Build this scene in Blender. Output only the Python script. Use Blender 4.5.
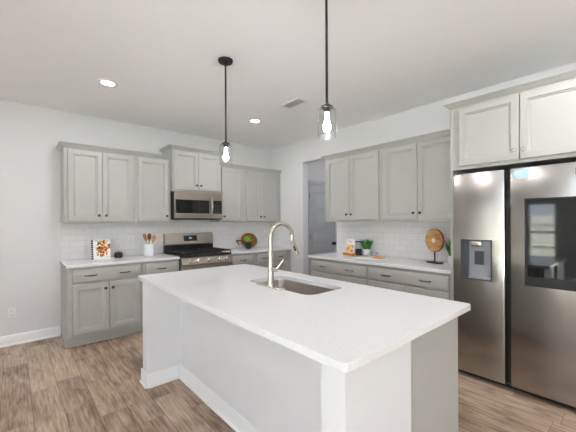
import bpy, bmesh, math, random
from mathutils import Vector, Matrix, Euler

random.seed(7)
PI = math.pi
scene = bpy.context.scene
col = scene.collection
for o in list(bpy.data.objects):
    bpy.data.objects.remove(o, do_unlink=True)

# ------------------------------------------------------------------ camera
cam_data = bpy.data.cameras.new('camera')
cam_data.sensor_width = 36.0
cam_data.lens = 314.04 / 576 * 36
cam_data.shift_y = 5.4 / 576
cam_data.clip_start = 0.05
cam = bpy.data.objects.new('camera', cam_data)
col.objects.link(cam)
cam.matrix_world = (Matrix.Translation((-3.6635, -4.7163, 1.3769)) @ Matrix.Rotation(-0.7195, 4, 'Z')
                    @ Matrix.Rotation(PI / 2, 4, 'X') @ Matrix.Rotation(-0.0048, 4, 'Z'))
scene.camera = cam

# ------------------------------------------------------------------ sky, exposure
scene.view_settings.view_transform = 'Standard'
scene.view_settings.look = 'None'
scene.view_settings.gamma = 1.0
scene.view_settings.use_curve_mapping = False
scene.view_settings.exposure = 1.16
scene.cycles.max_bounces = 16
scene.cycles.diffuse_bounces = 10

world = bpy.data.worlds.new('sky')
scene.world = world
world.use_nodes = True
wn = world.node_tree.nodes
wl = world.node_tree.links
wn.clear()
w_out = wn.new('ShaderNodeOutputWorld')
w_bg = wn.new('ShaderNodeBackground')
w_geo = wn.new('ShaderNodeTexCoord')
w_sep = wn.new('ShaderNodeSeparateXYZ')
w_ramp = wn.new('ShaderNodeValToRGB')
wl.new(w_geo.outputs['Generated'], w_sep.inputs[0])
wl.new(w_sep.outputs['Z'], w_ramp.inputs[0])
w_ramp.color_ramp.elements[0].position = 0.0
w_ramp.color_ramp.elements[0].color = (0.84, 0.92, 1.0, 1)
w_ramp.color_ramp.elements[1].position = 0.6
w_ramp.color_ramp.elements[1].color = (0.66, 0.80, 1.0, 1)
wl.new(w_ramp.outputs[0], w_bg.inputs[0])
w_bg.inputs[1].default_value = 2.4
wl.new(w_bg.outputs[0], w_out.inputs[0])


def portal(name, loc, rot, sx, sy):
    d = bpy.data.lights.new(name, 'AREA')
    d.shape = 'RECTANGLE'
    d.size = sx
    d.size_y = sy
    d.cycles.is_portal = True
    o = bpy.data.objects.new(name, d)
    o.location = loc
    o.rotation_euler = rot
    col.objects.link(o)


sun_d = bpy.data.lights.new('sun', 'SUN')
sun_d.energy = 115.0
sun_d.angle = 0.02
sun_d.color = (0.87, 0.935, 1.0)
sun = bpy.data.objects.new('sun', sun_d)
sun.rotation_euler = (math.radians(-32), math.radians(32), 0)      # shines down over the roof, away from the windows
col.objects.link(sun)

CEIL = 2.743
XW, YF = -6.8, -8.6          # far left wall, wall behind the camera
# daylight openings (built further down): narrow left one mirrored in the fridge, others unseen, added for light
WIN_L = [(-8.3, -4.7, 0.06, 2.5), (-3.42, -2.85, 0.40, 1.80)]
WIN_F_ADDED = [(-6.3, -5.6, 0.9, 2.2)]
for (a, b, c, d) in WIN_L:
    portal('daylight_portal', (XW - 0.05, (a + b) / 2, (c + d) / 2), (0, -PI / 2, 0), d - c, b - a)
for (a, b, c, d) in WIN_F_ADDED:
    portal('daylight_portal', ((a + b) / 2, YF - 0.05, (c + d) / 2), (PI / 2, 0, 0), b - a, d - c)


# ------------------------------------------------------------------ materials
def new_mat(name):
    m = bpy.data.materials.new(name)
    m.use_nodes = True
    nt = m.node_tree
    return m, nt, nt.nodes['Principled BSDF']


def lin(c):
    return tuple(((v / 255) / 12.92 if v / 255 <= 0.04045 else ((v / 255 + 0.055) / 1.055) ** 2.4) for v in c) + (1,)


def simple(name, rgb, rough=0.5, metal=0.0, noise=0.0, nscale=40, bump=0.0, coat=0.0, spec=None):
    m, nt, b = new_mat(name)
    n, l = nt.nodes, nt.links
    c = lin(rgb)
    b.inputs['Base Color'].default_value = c
    b.inputs['Roughness'].default_value = rough
    b.inputs['Metallic'].default_value = metal
    if coat:
        b.inputs['Coat Weight'].default_value = coat
    if spec is not None:
        b.inputs['Specular IOR Level'].default_value = spec
    if noise or bump:
        tc = n.new('ShaderNodeTexCoord')
        nz = n.new('ShaderNodeTexNoise')
        nz.inputs['Scale'].default_value = nscale
        nz.inputs['Detail'].default_value = 3
        l.new(tc.outputs['Object'], nz.inputs['Vector'])
        if noise:
            r = n.new('ShaderNodeValToRGB')
            r.color_ramp.elements[0].position = 0.3
            r.color_ramp.elements[1].position = 0.7
            r.color_ramp.elements[0].color = tuple(v * (1 - noise) for v in c[:3]) + (1,)
            r.color_ramp.elements[1].color = tuple(min(1, v * (1 + noise)) for v in c[:3]) + (1,)
            l.new(nz.outputs['Fac'], r.inputs[0])
            l.new(r.outputs[0], b.inputs['Base Color'])
        if bump:
            bp = n.new('ShaderNodeBump')
            bp.inputs['Strength'].default_value = bump
            bp.inputs['Distance'].default_value = 0.002
            l.new(nz.outputs['Fac'], bp.inputs['Height'])
            l.new(bp.outputs[0], b.inputs['Normal'])
    return m


M = {}
M['wall'] = simple('wall_paint', (223, 222, 223), 0.85, noise=0.01, nscale=3, bump=0.05)
M['ceiling'] = simple('ceiling_paint', (249, 249, 251), 0.9, noise=0.01, nscale=4)
M['trim'] = simple('white_trim_paint', (243, 243, 244), 0.4, noise=0.008, nscale=6)
M['cab'] = simple('grey_cabinet_paint', (177, 176, 172), 0.42, noise=0.012, nscale=6)
M['island'] = simple('white_island_paint', (227, 227, 230), 0.5, noise=0.01, nscale=5)
M['door'] = simple('door_paint', (196, 199, 203), 0.45, noise=0.01, nscale=5)
M['black'] = simple('matte_black_metal', (24, 24, 26), 0.45, noise=0.1, nscale=60)
M['bronze'] = simple('dark_bronze_metal', (56, 54, 54), 0.35, 0.7, noise=0.1, nscale=60)
M['iron'] = simple('cast_iron', (22, 22, 24), 0.5, noise=0.15, nscale=120, bump=0.2)
M['chrome'] = simple('polished_nickel', (222, 219, 215), 0.16, 1.0, noise=0.02, nscale=80)
M['pull'] = simple('nickel_dark_reflection', (112, 108, 104), 0.16, 1.0, noise=0.03, nscale=80)  # dark room mirrored in pulls and knobs is put into this nickel colour
M['nickel'] = simple('brushed_nickel', (206, 198, 188), 0.27, 1.0, noise=0.03, nscale=90)
M['blackglass'] = simple('black_glass', (18, 19, 21), 0.05, noise=0.05, nscale=8, coat=0.5)
M['gap'] = simple('dark_gap_plastic', (16, 15, 15), 0.6, noise=0.1, nscale=30)
M['greyplastic'] = simple('grey_plastic', (150, 152, 160), 0.4, noise=0.03, nscale=30)
M['darkplastic'] = simple('dark_plastic', (66, 68, 74), 0.4, noise=0.05, nscale=30)
M['white_ceramic'] = simple('white_ceramic', (232, 234, 236), 0.2, noise=0.01, nscale=20)
M['white_plastic'] = simple('white_plastic', (236, 235, 233), 0.4, noise=0.01, nscale=20)
M['paper'] = simple('white_paper', (236, 234, 230), 0.7, noise=0.01, nscale=40)
M['label_blue'] = simple('pale_blue_label', (176, 208, 232), 0.5, noise=0.03, nscale=40)
M['label_white'] = simple('label_print', (222, 234, 242), 0.5, noise=0.02, nscale=40)
M['soil'] = simple('potting_soil', (52, 40, 30), 0.95, noise=0.3, nscale=90)
M['leaf'] = simple('green_leaf', (74, 140, 48), 0.5, noise=0.25, nscale=30)
M['leaf_lime'] = simple('lime_leaf', (168, 196, 60), 0.5, noise=0.25, nscale=30)
M['leaf_dark'] = simple('dark_leaf', (54, 98, 50), 0.45, noise=0.25, nscale=30)
M['red'] = simple('tomato_red', (206, 62, 32), 0.6, noise=0.15, nscale=60)
M['orange'] = simple('food_orange', (228, 140, 44), 0.6, noise=0.15, nscale=60)
M['yellow'] = simple('food_yellow', (238, 196, 92), 0.6, noise=0.12, nscale=60)
M['olive'] = simple('olive_black', (44, 38, 32), 0.6, noise=0.2, nscale=60)
M['peach'] = simple('peach_print', (232, 204, 180), 0.7, noise=0.05, nscale=30)
M['leather'] = simple('brown_leather', (86, 52, 34), 0.6, noise=0.1, nscale=60)
M['lawn'] = simple('lawn_green', (84, 98, 56), 0.95, noise=0.2, nscale=6)
M['patio'] = simple('light_bounce_concrete', (222, 218, 212), 0.9, noise=0.04, nscale=3)  # kept pale so the added patio bounces light indoors
M['fence'] = simple('grey_fence_wood', (118, 112, 104), 0.8, noise=0.12, nscale=10)
M['amberwood'] = simple('amber_wood', (196, 128, 50), 0.5, noise=0.15, nscale=20)
M['wire'] = simple('steel_wire', (150, 150, 156), 0.3, 1.0, noise=0.05, nscale=60)


def wood(name, dark, light, scale=(3, 40, 40), rough=0.5):
    m, nt, b = new_mat(name)
    n, l = nt.nodes, nt.links
    tc = n.new('ShaderNodeTexCoord')
    mp = n.new('ShaderNodeMapping')
    mp.inputs['Scale'].default_value = scale
    nz = n.new('ShaderNodeTexNoise')
    nz.inputs['Scale'].default_value = 1.0
    nz.inputs['Detail'].default_value = 5
    nz.inputs['Distortion'].default_value = 0.6
    r = n.new('ShaderNodeValToRGB')
    r.color_ramp.elements[0].position = 0.32
    r.color_ramp.elements[1].position = 0.68
    r.color_ramp.elements[0].color = lin(dark)
    r.color_ramp.elements[1].color = lin(light)
    l.new(tc.outputs['Object'], mp.inputs[0])
    l.new(mp.outputs[0], nz.inputs['Vector'])
    l.new(nz.outputs['Fac'], r.inputs[0])
    l.new(r.outputs[0], b.inputs['Base Color'])
    b.inputs['Roughness'].default_value = rough
    return m


M['wood_mid'] = wood('spoon_wood', (128, 74, 36), (186, 126, 72))
M['wood_light'] = wood('light_beech_wood', (186, 132, 84), (216, 170, 120))
M['wood_dark'] = wood('dark_spoon_wood', (84, 46, 24), (146, 90, 48))
M['wood_red'] = wood('acacia_board_wood', (122, 62, 32), (190, 112, 60), (4, 30, 30))
M['wood_disc'] = wood('carved_mango_wood', (158, 104, 58), (218, 170, 112), (6, 14, 24))


def steel(name, base, rough, aniso, stretch, dist=0.0006):
    m, nt, b = new_mat(name)
    n, l = nt.nodes, nt.links
    b.inputs['Metallic'].default_value = 1.0
    tc = n.new('ShaderNodeTexCoord')
    mp = n.new('ShaderNodeMapping')
    mp.inputs['Scale'].default_value = stretch
    nz = n.new('ShaderNodeTexNoise')
    nz.inputs['Scale'].default_value = 1.0
    nz.inputs['Detail'].default_value = 4
    l.new(tc.outputs['Object'], mp.inputs[0])
    l.new(mp.outputs[0], nz.inputs['Vector'])
    r = n.new('ShaderNodeValToRGB')
    c = lin(base)
    r.color_ramp.elements[0].color = tuple(v * 0.97 for v in c[:3]) + (1,)
    r.color_ramp.elements[1].color = tuple(min(1, v * 1.03) for v in c[:3]) + (1,)
    l.new(nz.outputs['Fac'], r.inputs[0])
    l.new(r.outputs[0], b.inputs['Base Color'])
    mr = n.new('ShaderNodeMapRange')
    mr.inputs[3].default_value = rough - 0.015
    mr.inputs[4].default_value = rough + 0.015
    l.new(nz.outputs['Fac'], mr.inputs[0])
    l.new(mr.outputs[0], b.inputs['Roughness'])
    if dist:
        nz2 = n.new('ShaderNodeTexNoise')
        nz2.inputs['Scale'].default_value = 2.2
        nz2.inputs['Detail'].default_value = 1
        l.new(tc.outputs['Object'], nz2.inputs['Vector'])
        bp = n.new('ShaderNodeBump')
        bp.inputs['Strength'].default_value = 0.35
        bp.inputs['Distance'].default_value = 0.02
        l.new(nz2.outputs['Fac'], bp.inputs['Height'])
        l.new(bp.outputs[0], b.inputs['Normal'])
    if aniso:
        b.inputs['Anisotropic'].default_value = aniso
        tg = n.new('ShaderNodeTangent')
        tg.direction_type = 'RADIAL'
        tg.axis = 'Z'
        l.new(tg.outputs[0], b.inputs['Tangent'])
    return m


M['steel'] = steel('brushed_stainless', (168, 164, 160), 0.23, 0.85, (1.5, 1.5, 160))
M['steel_light'] = steel('stainless_trim', (196, 190, 182), 0.3, 0.0, (2, 2, 120), 0)
M['steel_range'] = steel('stainless_appliance', (186, 178, 168), 0.3, 0.3, (2, 2, 150), 0)
M['sinksteel'] = steel('sink_stainless', (182, 174, 166), 0.3, 0.0, (30, 3, 30), 0)

# quartz
m, nt, b = new_mat('white_quartz')
n, l = nt.nodes, nt.links
tc = n.new('ShaderNodeTexCoord')
nz = n.new('ShaderNodeTexNoise'); nz.inputs['Scale'].default_value = 170; nz.inputs['Detail'].default_value = 2
r = n.new('ShaderNodeValToRGB')
r.color_ramp.elements[0].position = 0.35; r.color_ramp.elements[1].position = 0.6
r.color_ramp.elements[0].color = lin((227, 227, 229)); r.color_ramp.elements[1].color = lin((236, 236, 237))
l.new(tc.outputs['Object'], nz.inputs['Vector']); l.new(nz.outputs['Fac'], r.inputs[0]); l.new(r.outputs[0], b.inputs['Base Color'])
b.inputs['Roughness'].default_value = 0.16
M['quartz'] = m

# thin glass: mostly clear, mirror at grazing angles
def thin_glass(name, tint, gloss, edge):
    m = bpy.data.materials.new(name); m.use_nodes = True
    nt = m.node_tree; n, l = nt.nodes, nt.links; n.clear()
    out = n.new('ShaderNodeOutputMaterial'); mix = n.new('ShaderNodeMixShader')
    tr = n.new('ShaderNodeBsdfTransparent'); gl = n.new('ShaderNodeBsdfGlossy'); lw = n.new('ShaderNodeLayerWeight')
    mr = n.new('ShaderNodeMapRange')
    mr.inputs[3].default_value = gloss; mr.inputs[4].default_value = edge
    tr.inputs[0].default_value = tint; gl.inputs['Roughness'].default_value = 0.03
    lw.inputs[0].default_value = 0.5
    pw_ = n.new('ShaderNodeMath'); pw_.operation = 'POWER'; pw_.inputs[1].default_value = 3.0
    l.new(lw.outputs['Facing'], pw_.inputs[0]); l.new(pw_.outputs[0], mr.inputs[0]); l.new(mr.outputs[0], mix.inputs[0])
    l.new(tr.outputs[0], mix.inputs[1]); l.new(gl.outputs[0], mix.inputs[2]); l.new(mix.outputs[0], out.inputs[0])
    return m


M['glass'] = thin_glass('clear_glass', (0.985, 0.985, 0.985, 1), 0.006, 0.7)
M['pane'] = thin_glass('window_glass', (0.97, 0.98, 0.98, 1), 0.03, 0.4)


def emit(name, colr, strength):
    m = bpy.data.materials.new(name); m.use_nodes = True
    nt = m.node_tree; nt.nodes.clear()
    out = nt.nodes.new('ShaderNodeOutputMaterial'); e = nt.nodes.new('ShaderNodeEmission')
    e.inputs[0].default_value = colr; e.inputs[1].default_value = strength
    nt.links.new(e.outputs[0], out.inputs[0])
    return m


M['bulb'] = emit('lit_bulb', (1, 0.975, 0.975, 1), 70)
M['lens'] = emit('lit_downlight_lens', (1, 0.97, 0.93, 1), 5)
M['display'] = emit('display_glow', (0.5, 0.8, 1, 1), 0.5)

# floor planks running towards the range wall
m, nt, b = new_mat('oak_plank_floor')
n, l = nt.nodes, nt.links
def math_node(op, a, bb=None, c=None):
    k = n.new('ShaderNodeMath'); k.operation = op
    for i, v in enumerate((a, bb, c)):
        if v is None: continue
        if isinstance(v, (int, float)): k.inputs[i].default_value = v
        else: l.new(v, k.inputs[i])
    return k.outputs[0]
tc = n.new('ShaderNodeTexCoord'); sp = n.new('ShaderNodeSeparateXYZ')
l.new(tc.outputs['Object'], sp.inputs[0])
PW, PL = 0.178, 1.22
rx = math_node('DIVIDE', sp.outputs['X'], PW); row = math_node('FLOOR', rx)
wn1 = n.new('ShaderNodeTexWhiteNoise'); wn1.noise_dimensions = '1D'; l.new(row, wn1.inputs['W'])
ry = math_node('ADD', math_node('DIVIDE', sp.outputs['Y'], PL), wn1.outputs['Value']); cl = math_node('FLOOR', ry)
cmb = n.new('ShaderNodeCombineXYZ'); l.new(row, cmb.inputs[0]); l.new(cl, cmb.inputs[1])
wn2 = n.new('ShaderNodeTexWhiteNoise'); wn2.noise_dimensions = '3D'; l.new(cmb.outputs[0], wn2.inputs['Vector'])
# grain
off = n.new('ShaderNodeVectorMath'); off.operation = 'MULTIPLY_ADD'
l.new(wn2.outputs['Color'], off.inputs[0]); off.inputs[1].default_value = (9, 9, 9); l.new(tc.outputs['Object'], off.inputs[2])
mp = n.new('ShaderNodeMapping'); mp.inputs['Scale'].default_value = (62, 4.0, 1); l.new(off.outputs[0], mp.inputs[0])
g1 = n.new('ShaderNodeTexNoise'); g1.inputs['Scale'].default_value = 1.0; g1.inputs['Detail'].default_value = 6; g1.inputs['Roughness'].default_value = 0.62; g1.inputs['Distortion'].default_value = 0.5
l.new(mp.outputs[0], g1.inputs['Vector'])
mp2 = n.new('ShaderNodeMapping'); mp2.inputs['Scale'].default_value = (9, 2.6, 1); l.new(off.outputs[0], mp2.inputs[0])
g2 = n.new('ShaderNodeTexNoise'); g2.inputs['Scale'].default_value = 1.0; g2.inputs['Detail'].default_value = 4; g2.inputs['Distortion'].default_value = 0.8
l.new(mp2.outputs[0], g2.inputs['Vector'])
fac = math_node('ADD', math_node('MULTIPLY', g1.outputs['Fac'], 0.68), math_node('ADD', math_node('MULTIPLY', g2.outputs['Fac'], 0.42), math_node('MULTIPLY', wn2.outputs['Value'], 0.15)))
rp = n.new('ShaderNodeValToRGB'); cr = rp.color_ramp
cr.elements[0].position = 0.42; cr.elements[0].color = lin((100, 80, 64))
cr.elements[1].position = 0.86; cr.elements[1].color = lin((210, 188, 164))
e = cr.elements.new(0.54); e.color = lin((145, 120, 100))
e = cr.elements.new(0.66); e.color = lin((178, 155, 133))
l.new(fac, rp.inputs[0])
# greyish knots
mp3 = n.new('ShaderNodeMapping'); mp3.inputs['Scale'].default_value = (13, 5, 1); l.new(off.outputs[0], mp3.inputs[0])
g3 = n.new('ShaderNodeTexNoise'); g3.inputs['Scale'].default_value = 1; g3.inputs['Detail'].default_value = 5; l.new(mp3.outputs[0], g3.inputs['Vector'])
kr = n.new('ShaderNodeValToRGB'); kr.color_ramp.elements[0].position = 0.58; kr.color_ramp.elements[1].position = 0.70
kr.color_ramp.elements[0].color = (0, 0, 0, 1); kr.color_ramp.elements[1].color = (0.6, 0.6, 0.6, 1)
l.new(g3.outputs['Fac'], kr.inputs[0])
mx = n.new('ShaderNodeMixRGB'); l.new(kr.outputs[0], mx.inputs[0]); l.new(rp.outputs[0], mx.inputs[1]); mx.inputs[2].default_value = lin((96, 84, 76))
# seams
fx = math_node('FRACT', rx); fy = math_node('FRACT', ry)
sx = math_node('LESS_THAN', math_node('MINIMUM', fx, math_node('SUBTRACT', 1, fx)), 0.011)
sy = math_node('LESS_THAN', math_node('MINIMUM', fy, math_node('SUBTRACT', 1, fy)), 0.0013)
seam = math_node('MAXIMUM', sx, sy)
mx2 = n.new('ShaderNodeMixRGB'); l.new(math_node('MULTIPLY', seam, 0.7), mx2.inputs[0]); l.new(mx.outputs[0], mx2.inputs[1]); mx2.inputs[2].default_value = lin((70, 54, 42))
l.new(mx2.outputs[0], b.inputs['Base Color'])
b.inputs['Roughness'].default_value = 0.42
bp = n.new('ShaderNodeBump'); bp.inputs['Strength'].default_value = 0.15; bp.inputs['Distance'].default_value = 0.002
l.new(math_node('SUBTRACT', g1.outputs['Fac'], seam), bp.inputs['Height']); l.new(bp.outputs[0], b.inputs['Normal'])
M['floor'] = m


def tile_mat(name, axis):
    m, nt, b = new_mat(name)
    n, l = nt.nodes, nt.links
    tc = n.new('ShaderNodeTexCoord'); sp = n.new('ShaderNodeSeparateXYZ'); cb = n.new('ShaderNodeCombineXYZ')
    l.new(tc.outputs['Object'], sp.inputs[0])
    l.new(sp.outputs[axis], cb.inputs[0]); l.new(sp.outputs['Z'], cb.inputs[1])
    br = n.new('ShaderNodeTexBrick')
    br.inputs['Scale'].default_value = 1.0
    br.inputs['Brick Width'].default_value = 0.153
    br.inputs['Row Height'].default_value = 0.0765
    br.inputs['Mortar Size'].default_value = 0.0022
    br.inputs['Mortar Smooth'].default_value = 0.2
    br.inputs['Color1'].default_value = lin((236, 235, 235)); br.inputs['Color2'].default_value = lin((231, 230, 231))
    br.inputs['Mortar'].default_value = lin((214, 212, 211))
    l.new(cb.outputs[0], br.inputs['Vector'])
    l.new(br.outputs['Color'], b.inputs['Base Color'])
    b.inputs['Roughness'].default_value = 0.18
    bp = n.new('ShaderNodeBump'); bp.inputs['Strength'].default_value = 0.4; bp.inputs['Distance'].default_value = 0.002; bp.invert = True
    l.new(br.outputs['Fac'], bp.inputs['Height']); l.new(bp.outputs[0], b.inputs['Normal'])
    return m


M['tile_x'] = tile_mat('white_subway_tile_back', 'X')
M['tile_y'] = tile_mat('white_subway_tile_right', 'Y')


# ------------------------------------------------------------------ mesh helpers
class MB:
    def __init__(self):
        self.bm = bmesh.new()

    def _face_mat(self, faces, mi, smooth=False):
        for f in faces:
            f.material_index = mi
            f.smooth = smooth

    def box(self, x0, x1, y0, y1, z0, z1, bev=0.0, mi=0, seg=1):
        t = bmesh.new()
        bmesh.ops.create_cube(t, size=1)
        for v in t.verts:
            v.co = Vector((x0 + (v.co.x + .5) * (x1 - x0), y0 + (v.co.y + .5) * (y1 - y0), z0 + (v.co.z + .5) * (z1 - z0)))
        if bev:
            bmesh.ops.bevel(t, geom=t.edges[:], offset=bev, segments=seg, affect='EDGES', profile=0.5)
        self._merge(t, mi)
        return self

    def _merge(self, t, mi=0, smooth=False, mat=None):
        t.normal_update()
        vm = {}
        for v in t.verts:
            vm[v] = self.bm.verts.new(mat @ v.co if mat else v.co)
        for f in t.faces:
            try:
                nf = self.bm.faces.new([vm[v] for v in f.verts])
            except ValueError:
                continue
            nf.material_index = mi
            nf.smooth = smooth or f.smooth
        t.free()

    def loft(self, rings, closed_ring=True, cap=True, mi=0, smooth=True, closed_path=False):
        vs = [[self.bm.verts.new(p) for p in r] for r in rings]
        n = len(vs[0])
        pairs = list(zip(vs[:-1], vs[1:]))
        if closed_path:
            pairs.append((vs[-1], vs[0]))
        for a, b in pairs:
            for i in range(n if closed_ring else n - 1):
                j = (i + 1) % n
                try:
                    f = self.bm.faces.new((a[i], a[j], b[j], b[i]))
                    f.material_index = mi; f.smooth = smooth
                except ValueError:
                    pass
        if cap and not closed_path:
            for r, rev in ((vs[0], True), (vs[-1], False)):
                try:
                    f = self.bm.faces.new(list(reversed(r)) if rev else r)
                    f.material_index = mi
                except ValueError:
                    pass
        return self

    def lathe(self, prof, c=(0, 0, 0), seg=24, mi=0, axis='Z', smooth=True, cap=True, closed=False):
        rings = []
        for (r, h) in prof:
            ring = []
            for i in range(seg):
                a = 2 * PI * i / seg
                p = (r * math.cos(a), r * math.sin(a), h)
                if axis == 'Y': p = (p[0], -p[2], p[1])        # height runs towards -y
                elif axis == 'X': p = (p[2], p[0], p[1])
                ring.append((p[0] + c[0], p[1] + c[1], p[2] + c[2]))
            rings.append(ring)
        return self.loft(rings, True, cap, mi, smooth, closed)

    def tube(self, pts, r, seg=10, mi=0, closed=False):
        pts = [Vector(p) for p in pts]
        rs = r if isinstance(r, (list, tuple)) else [r] * len(pts)
        rings = []
        up = None
        for i, p in enumerate(pts):
            if closed:
                d = (pts[(i + 1) % len(pts)] - pts[i - 1]).normalized()
            else:
                d = (pts[min(i + 1, len(pts) - 1)] - pts[max(i - 1, 0)]).normalized()
            if up is None:
                up = Vector((0, 0, 1)) if abs(d.z) < 0.9 else Vector((0, 1, 0))
            u = (up - d * up.dot(d)).normalized()
            up = u
            w = d.cross(u)
            rings.append([p + (u * math.cos(2 * PI * k / seg) + w * math.sin(2 * PI * k / seg)) * rs[i] for k in range(seg)])
        return self.loft(rings, True, True, mi, True, closed)

    def prism(self, poly, axis, a, b, mi=0, smooth=False):
        def P(q, h):
            if axis == 'Z': return (q[0], q[1], h)
            if axis == 'X': return (h, q[0], q[1])
            return (q[0], h, q[1])
        return self.loft([[P(q, a) for q in poly], [P(q, b) for q in poly]], True, True, mi, smooth)

    def ball(self, c, rx, ry, rz, mi=0, seg=14, rings=8):
        t = bmesh.new()
        bmesh.ops.create_uvsphere(t, u_segments=seg, v_segments=rings, radius=1)
        self._merge(t, mi, True, Matrix.Translation(c) @ Matrix.Diagonal((rx, ry, rz, 1)))
        return self

    def rect_rings(self, x0, x1, z0, z1, prof, mi=0):
        """front panel facing -y; prof = list of (inset, y)"""
        rings = [[(x0 + i, y, z0 + i), (x1 - i, y, z0 + i), (x1 - i, y, z1 - i), (x0 + i, y, z1 - i)] for i, y in prof]
        return self.loft(rings, True, True, mi, False)

    def transform(self, mat):
        bmesh.ops.transform(self.bm, matrix=mat, verts=self.bm.verts[:])
        return self


def obj(name, mb, mats, parent=None, loc=None, sharp=35):
    if not isinstance(mats, (list, tuple)):
        mats = [mats]
    bmesh.ops.recalc_face_normals(mb.bm, faces=mb.bm.faces[:])
    me = bpy.data.meshes.new(name)
    mb.bm.to_mesh(me)
    mb.bm.free()
    for k in mats:
        me.materials.append(k)
    me.set_sharp_from_angle(angle=math.radians(sharp))
    o = bpy.data.objects.new(name, me)
    col.objects.link(o)
    if parent:
        o.parent = parent
    if loc:
        o.location = loc
    return o


def thing(name, label, cat, loc=(0, 0, 0), rz=0, group=None):
    o = bpy.data.objects.new(name, None)
    col.objects.link(o)
    o.empty_display_size = 0.05
    o.location = loc
    o.rotation_euler = (0, 0, rz)
    return tag(o, label, cat, group)


def tag(o, label, cat, group=None, kind=None):
    o['label'] = label
    o['category'] = cat
    if group: o['group'] = group
    if kind: o['kind'] = kind
    return o


def struct(name, mb, mats, parent=None, label=None, cat=None):
    o = obj(name, mb, mats, parent)
    o['kind'] = 'structure'
    if label: o['label'] = label
    if cat: o['category'] = cat
    return o


def rounded_rect(x0, x1, y0, y1, r, seg=6):
    out = []
    for cx, cy, a0 in ((x1 - r, y1 - r, 0), (x0 + r, y1 - r, PI / 2), (x0 + r, y0 + r, PI), (x1 - r, y0 + r, 1.5 * PI)):
        for i in range(seg + 1):
            a = a0 + PI / 2 * i / seg
            out.append((cx + r * math.cos(a), cy + r * math.sin(a)))
    return out


RB = -PI / 2     # turn for things standing against the right wall

# ------------------------------------------------------------------ setting
struct('floor', MB().box(XW - .15, 1.6, YF - .15, 0.15, -0.08, 0), M['floor'], None, 'weathered oak plank floor of the kitchen', 'floor')
struct('ceiling', MB().box(XW - .15, 1.6, YF - .15, 0.15, CEIL, CEIL + 0.1), M['ceiling'], None, 'flat white ceiling above the kitchen', 'ceiling')
struct('wall_back', MB().box(XW - .15, 0, 0, 0.15, 0, CEIL), M['wall'], None, 'pale wall behind the gas range', 'wall')
# right wall with the passage opening
OY0, OY1, OZ = -1.645, -0.92, 2.37
wb = MB()
wb.box(0, .12, OY1, 0.15, 0, CEIL)
wb.box(0, .12, OY0, OY1, OZ, CEIL)
wb.box(0, .12, YF - .15, OY0, 0, CEIL)
struct('wall_right', wb, M['wall'], None, 'pale wall with the passage opening beside the fridge run', 'wall')


def holed_wall(name, axis, pos, t, a0, a1, holes, label):
    mb = MB()
    xs = sorted({a0, a1} | {h[0] for h in holes} | {h[1] for h in holes})
    for s, e in zip(xs[:-1], xs[1:]):
        h = [k for k in holes if k[0] <= s and k[1] >= e]
        spans = [(0, h[0][2]), (h[0][3], CEIL)] if h else [(0, CEIL)]
        for z0, z1 in spans:
            if z1 - z0 < 1e-4: continue
            if axis == 'X': mb.box(pos - t, pos, s, e, z0, z1)
            else: mb.box(s, e, pos - t, pos, z0, z1)
    return struct(name, mb, M['wall'], None, label, 'wall')


holed_wall('wall_left', 'X', XW, .15, YF - .15, 0.0, WIN_L, 'pale wall opposite the fridge with one mirrored and one added window')
holed_wall('wall_front', 'Y', YF, .15, XW, 0.0, WIN_F_ADDED, 'pale wall with an added daylight window behind the viewer')
wi = 0
for axis, wins, pos in (('X', WIN_L, XW), ('Y', WIN_F_ADDED, YF)):
    for (a, b_, c, d) in wins:
        wi += 1
        fr = MB(); pn = MB()
        def bx(mb, s, e, z0, z1, dep0, dep1):
            if axis == 'X': mb.box(pos - dep1, pos - dep0, s, e, z0, z1)
            else: mb.box(s, e, pos - dep1, pos - dep0, z0, z1)
        for s, e, z0, z1 in ((a, a + .06, c, d), (b_ - .06, b_, c, d), (a + .06, b_ - .06, c, c + .06), (a + .06, b_ - .06, d - .06, d)):
            bx(fr, s, e, z0, z1, .04, .12)
        mid = (a + b_) / 2
        if axis == 'X': bx(fr, a + .06, b_ - .06, (c + d) / 2 - .025, (c + d) / 2 + .025, .05, .11)
        else: bx(fr, mid - .03, mid + .03, c + .06, d - .06, .05, .11)
        bx(pn, a + .06, b_ - .06, c + .06, d - .06, .078, .08)
        w = struct('window_%d' % wi, fr, M['trim'], None, 'white framed window; all but the narrow left one added for light', 'window')
        struct('window_pane', pn, M['pane'], w)

# passage behind the opening: its left wall holds the panelled door
struct('wall_passage_left', MB().box(.1205, .297, -.77, -.65, 0, CEIL).box(1.003, 1.45, -.77, -.65, 0, CEIL).box(.297, 1.003, -.77, -.65, 2.039, CEIL).box(.297, 1.003, -.70, -.65, 0, 2.039),
       M['wall'], None, 'shaded passage wall holding the panelled door', 'wall')
struct('wall_passage_end', MB().box(1.45, 1.57, -2.6, -.65, 0, CEIL), M['wall'], None, 'shaded end wall of the passage', 'wall')
struct('wall_passage_right', MB().box(.1205, 1.45, -2.6, -2.48, 0, CEIL), M['wall'], None, 'right wall of the passage', 'wall')

# baseboards
def base_profile(h=.115, t=.014):
    return [(0, 0), (t + .012, 0), (t + .012, .012), (t, .02), (t, h - .012), (t * .5, h), (0, h)]
bb = MB()
bb.prism([(-q[0], q[1]) for q in base_profile()], 'X', XW, -3.232)
struct('baseboard_back', bb, M['trim'], None, 'white baseboard along the back wall left of the cabinets', 'baseboard')
bb = MB(); bb.prism([(-q[0], q[1]) for q in base_profile()], 'Y', -.915, -.66)
struct('baseboard_right', bb, M['trim'], None, 'white baseboard at the passage corner', 'baseboard')
bb = MB(); bb.prism([(XW + q[0], q[1]) for q in base_profile()], 'Y', YF, 0)
struct('baseboard_left', bb, M['trim'], None, 'white baseboard below the windows', 'baseboard')

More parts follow.
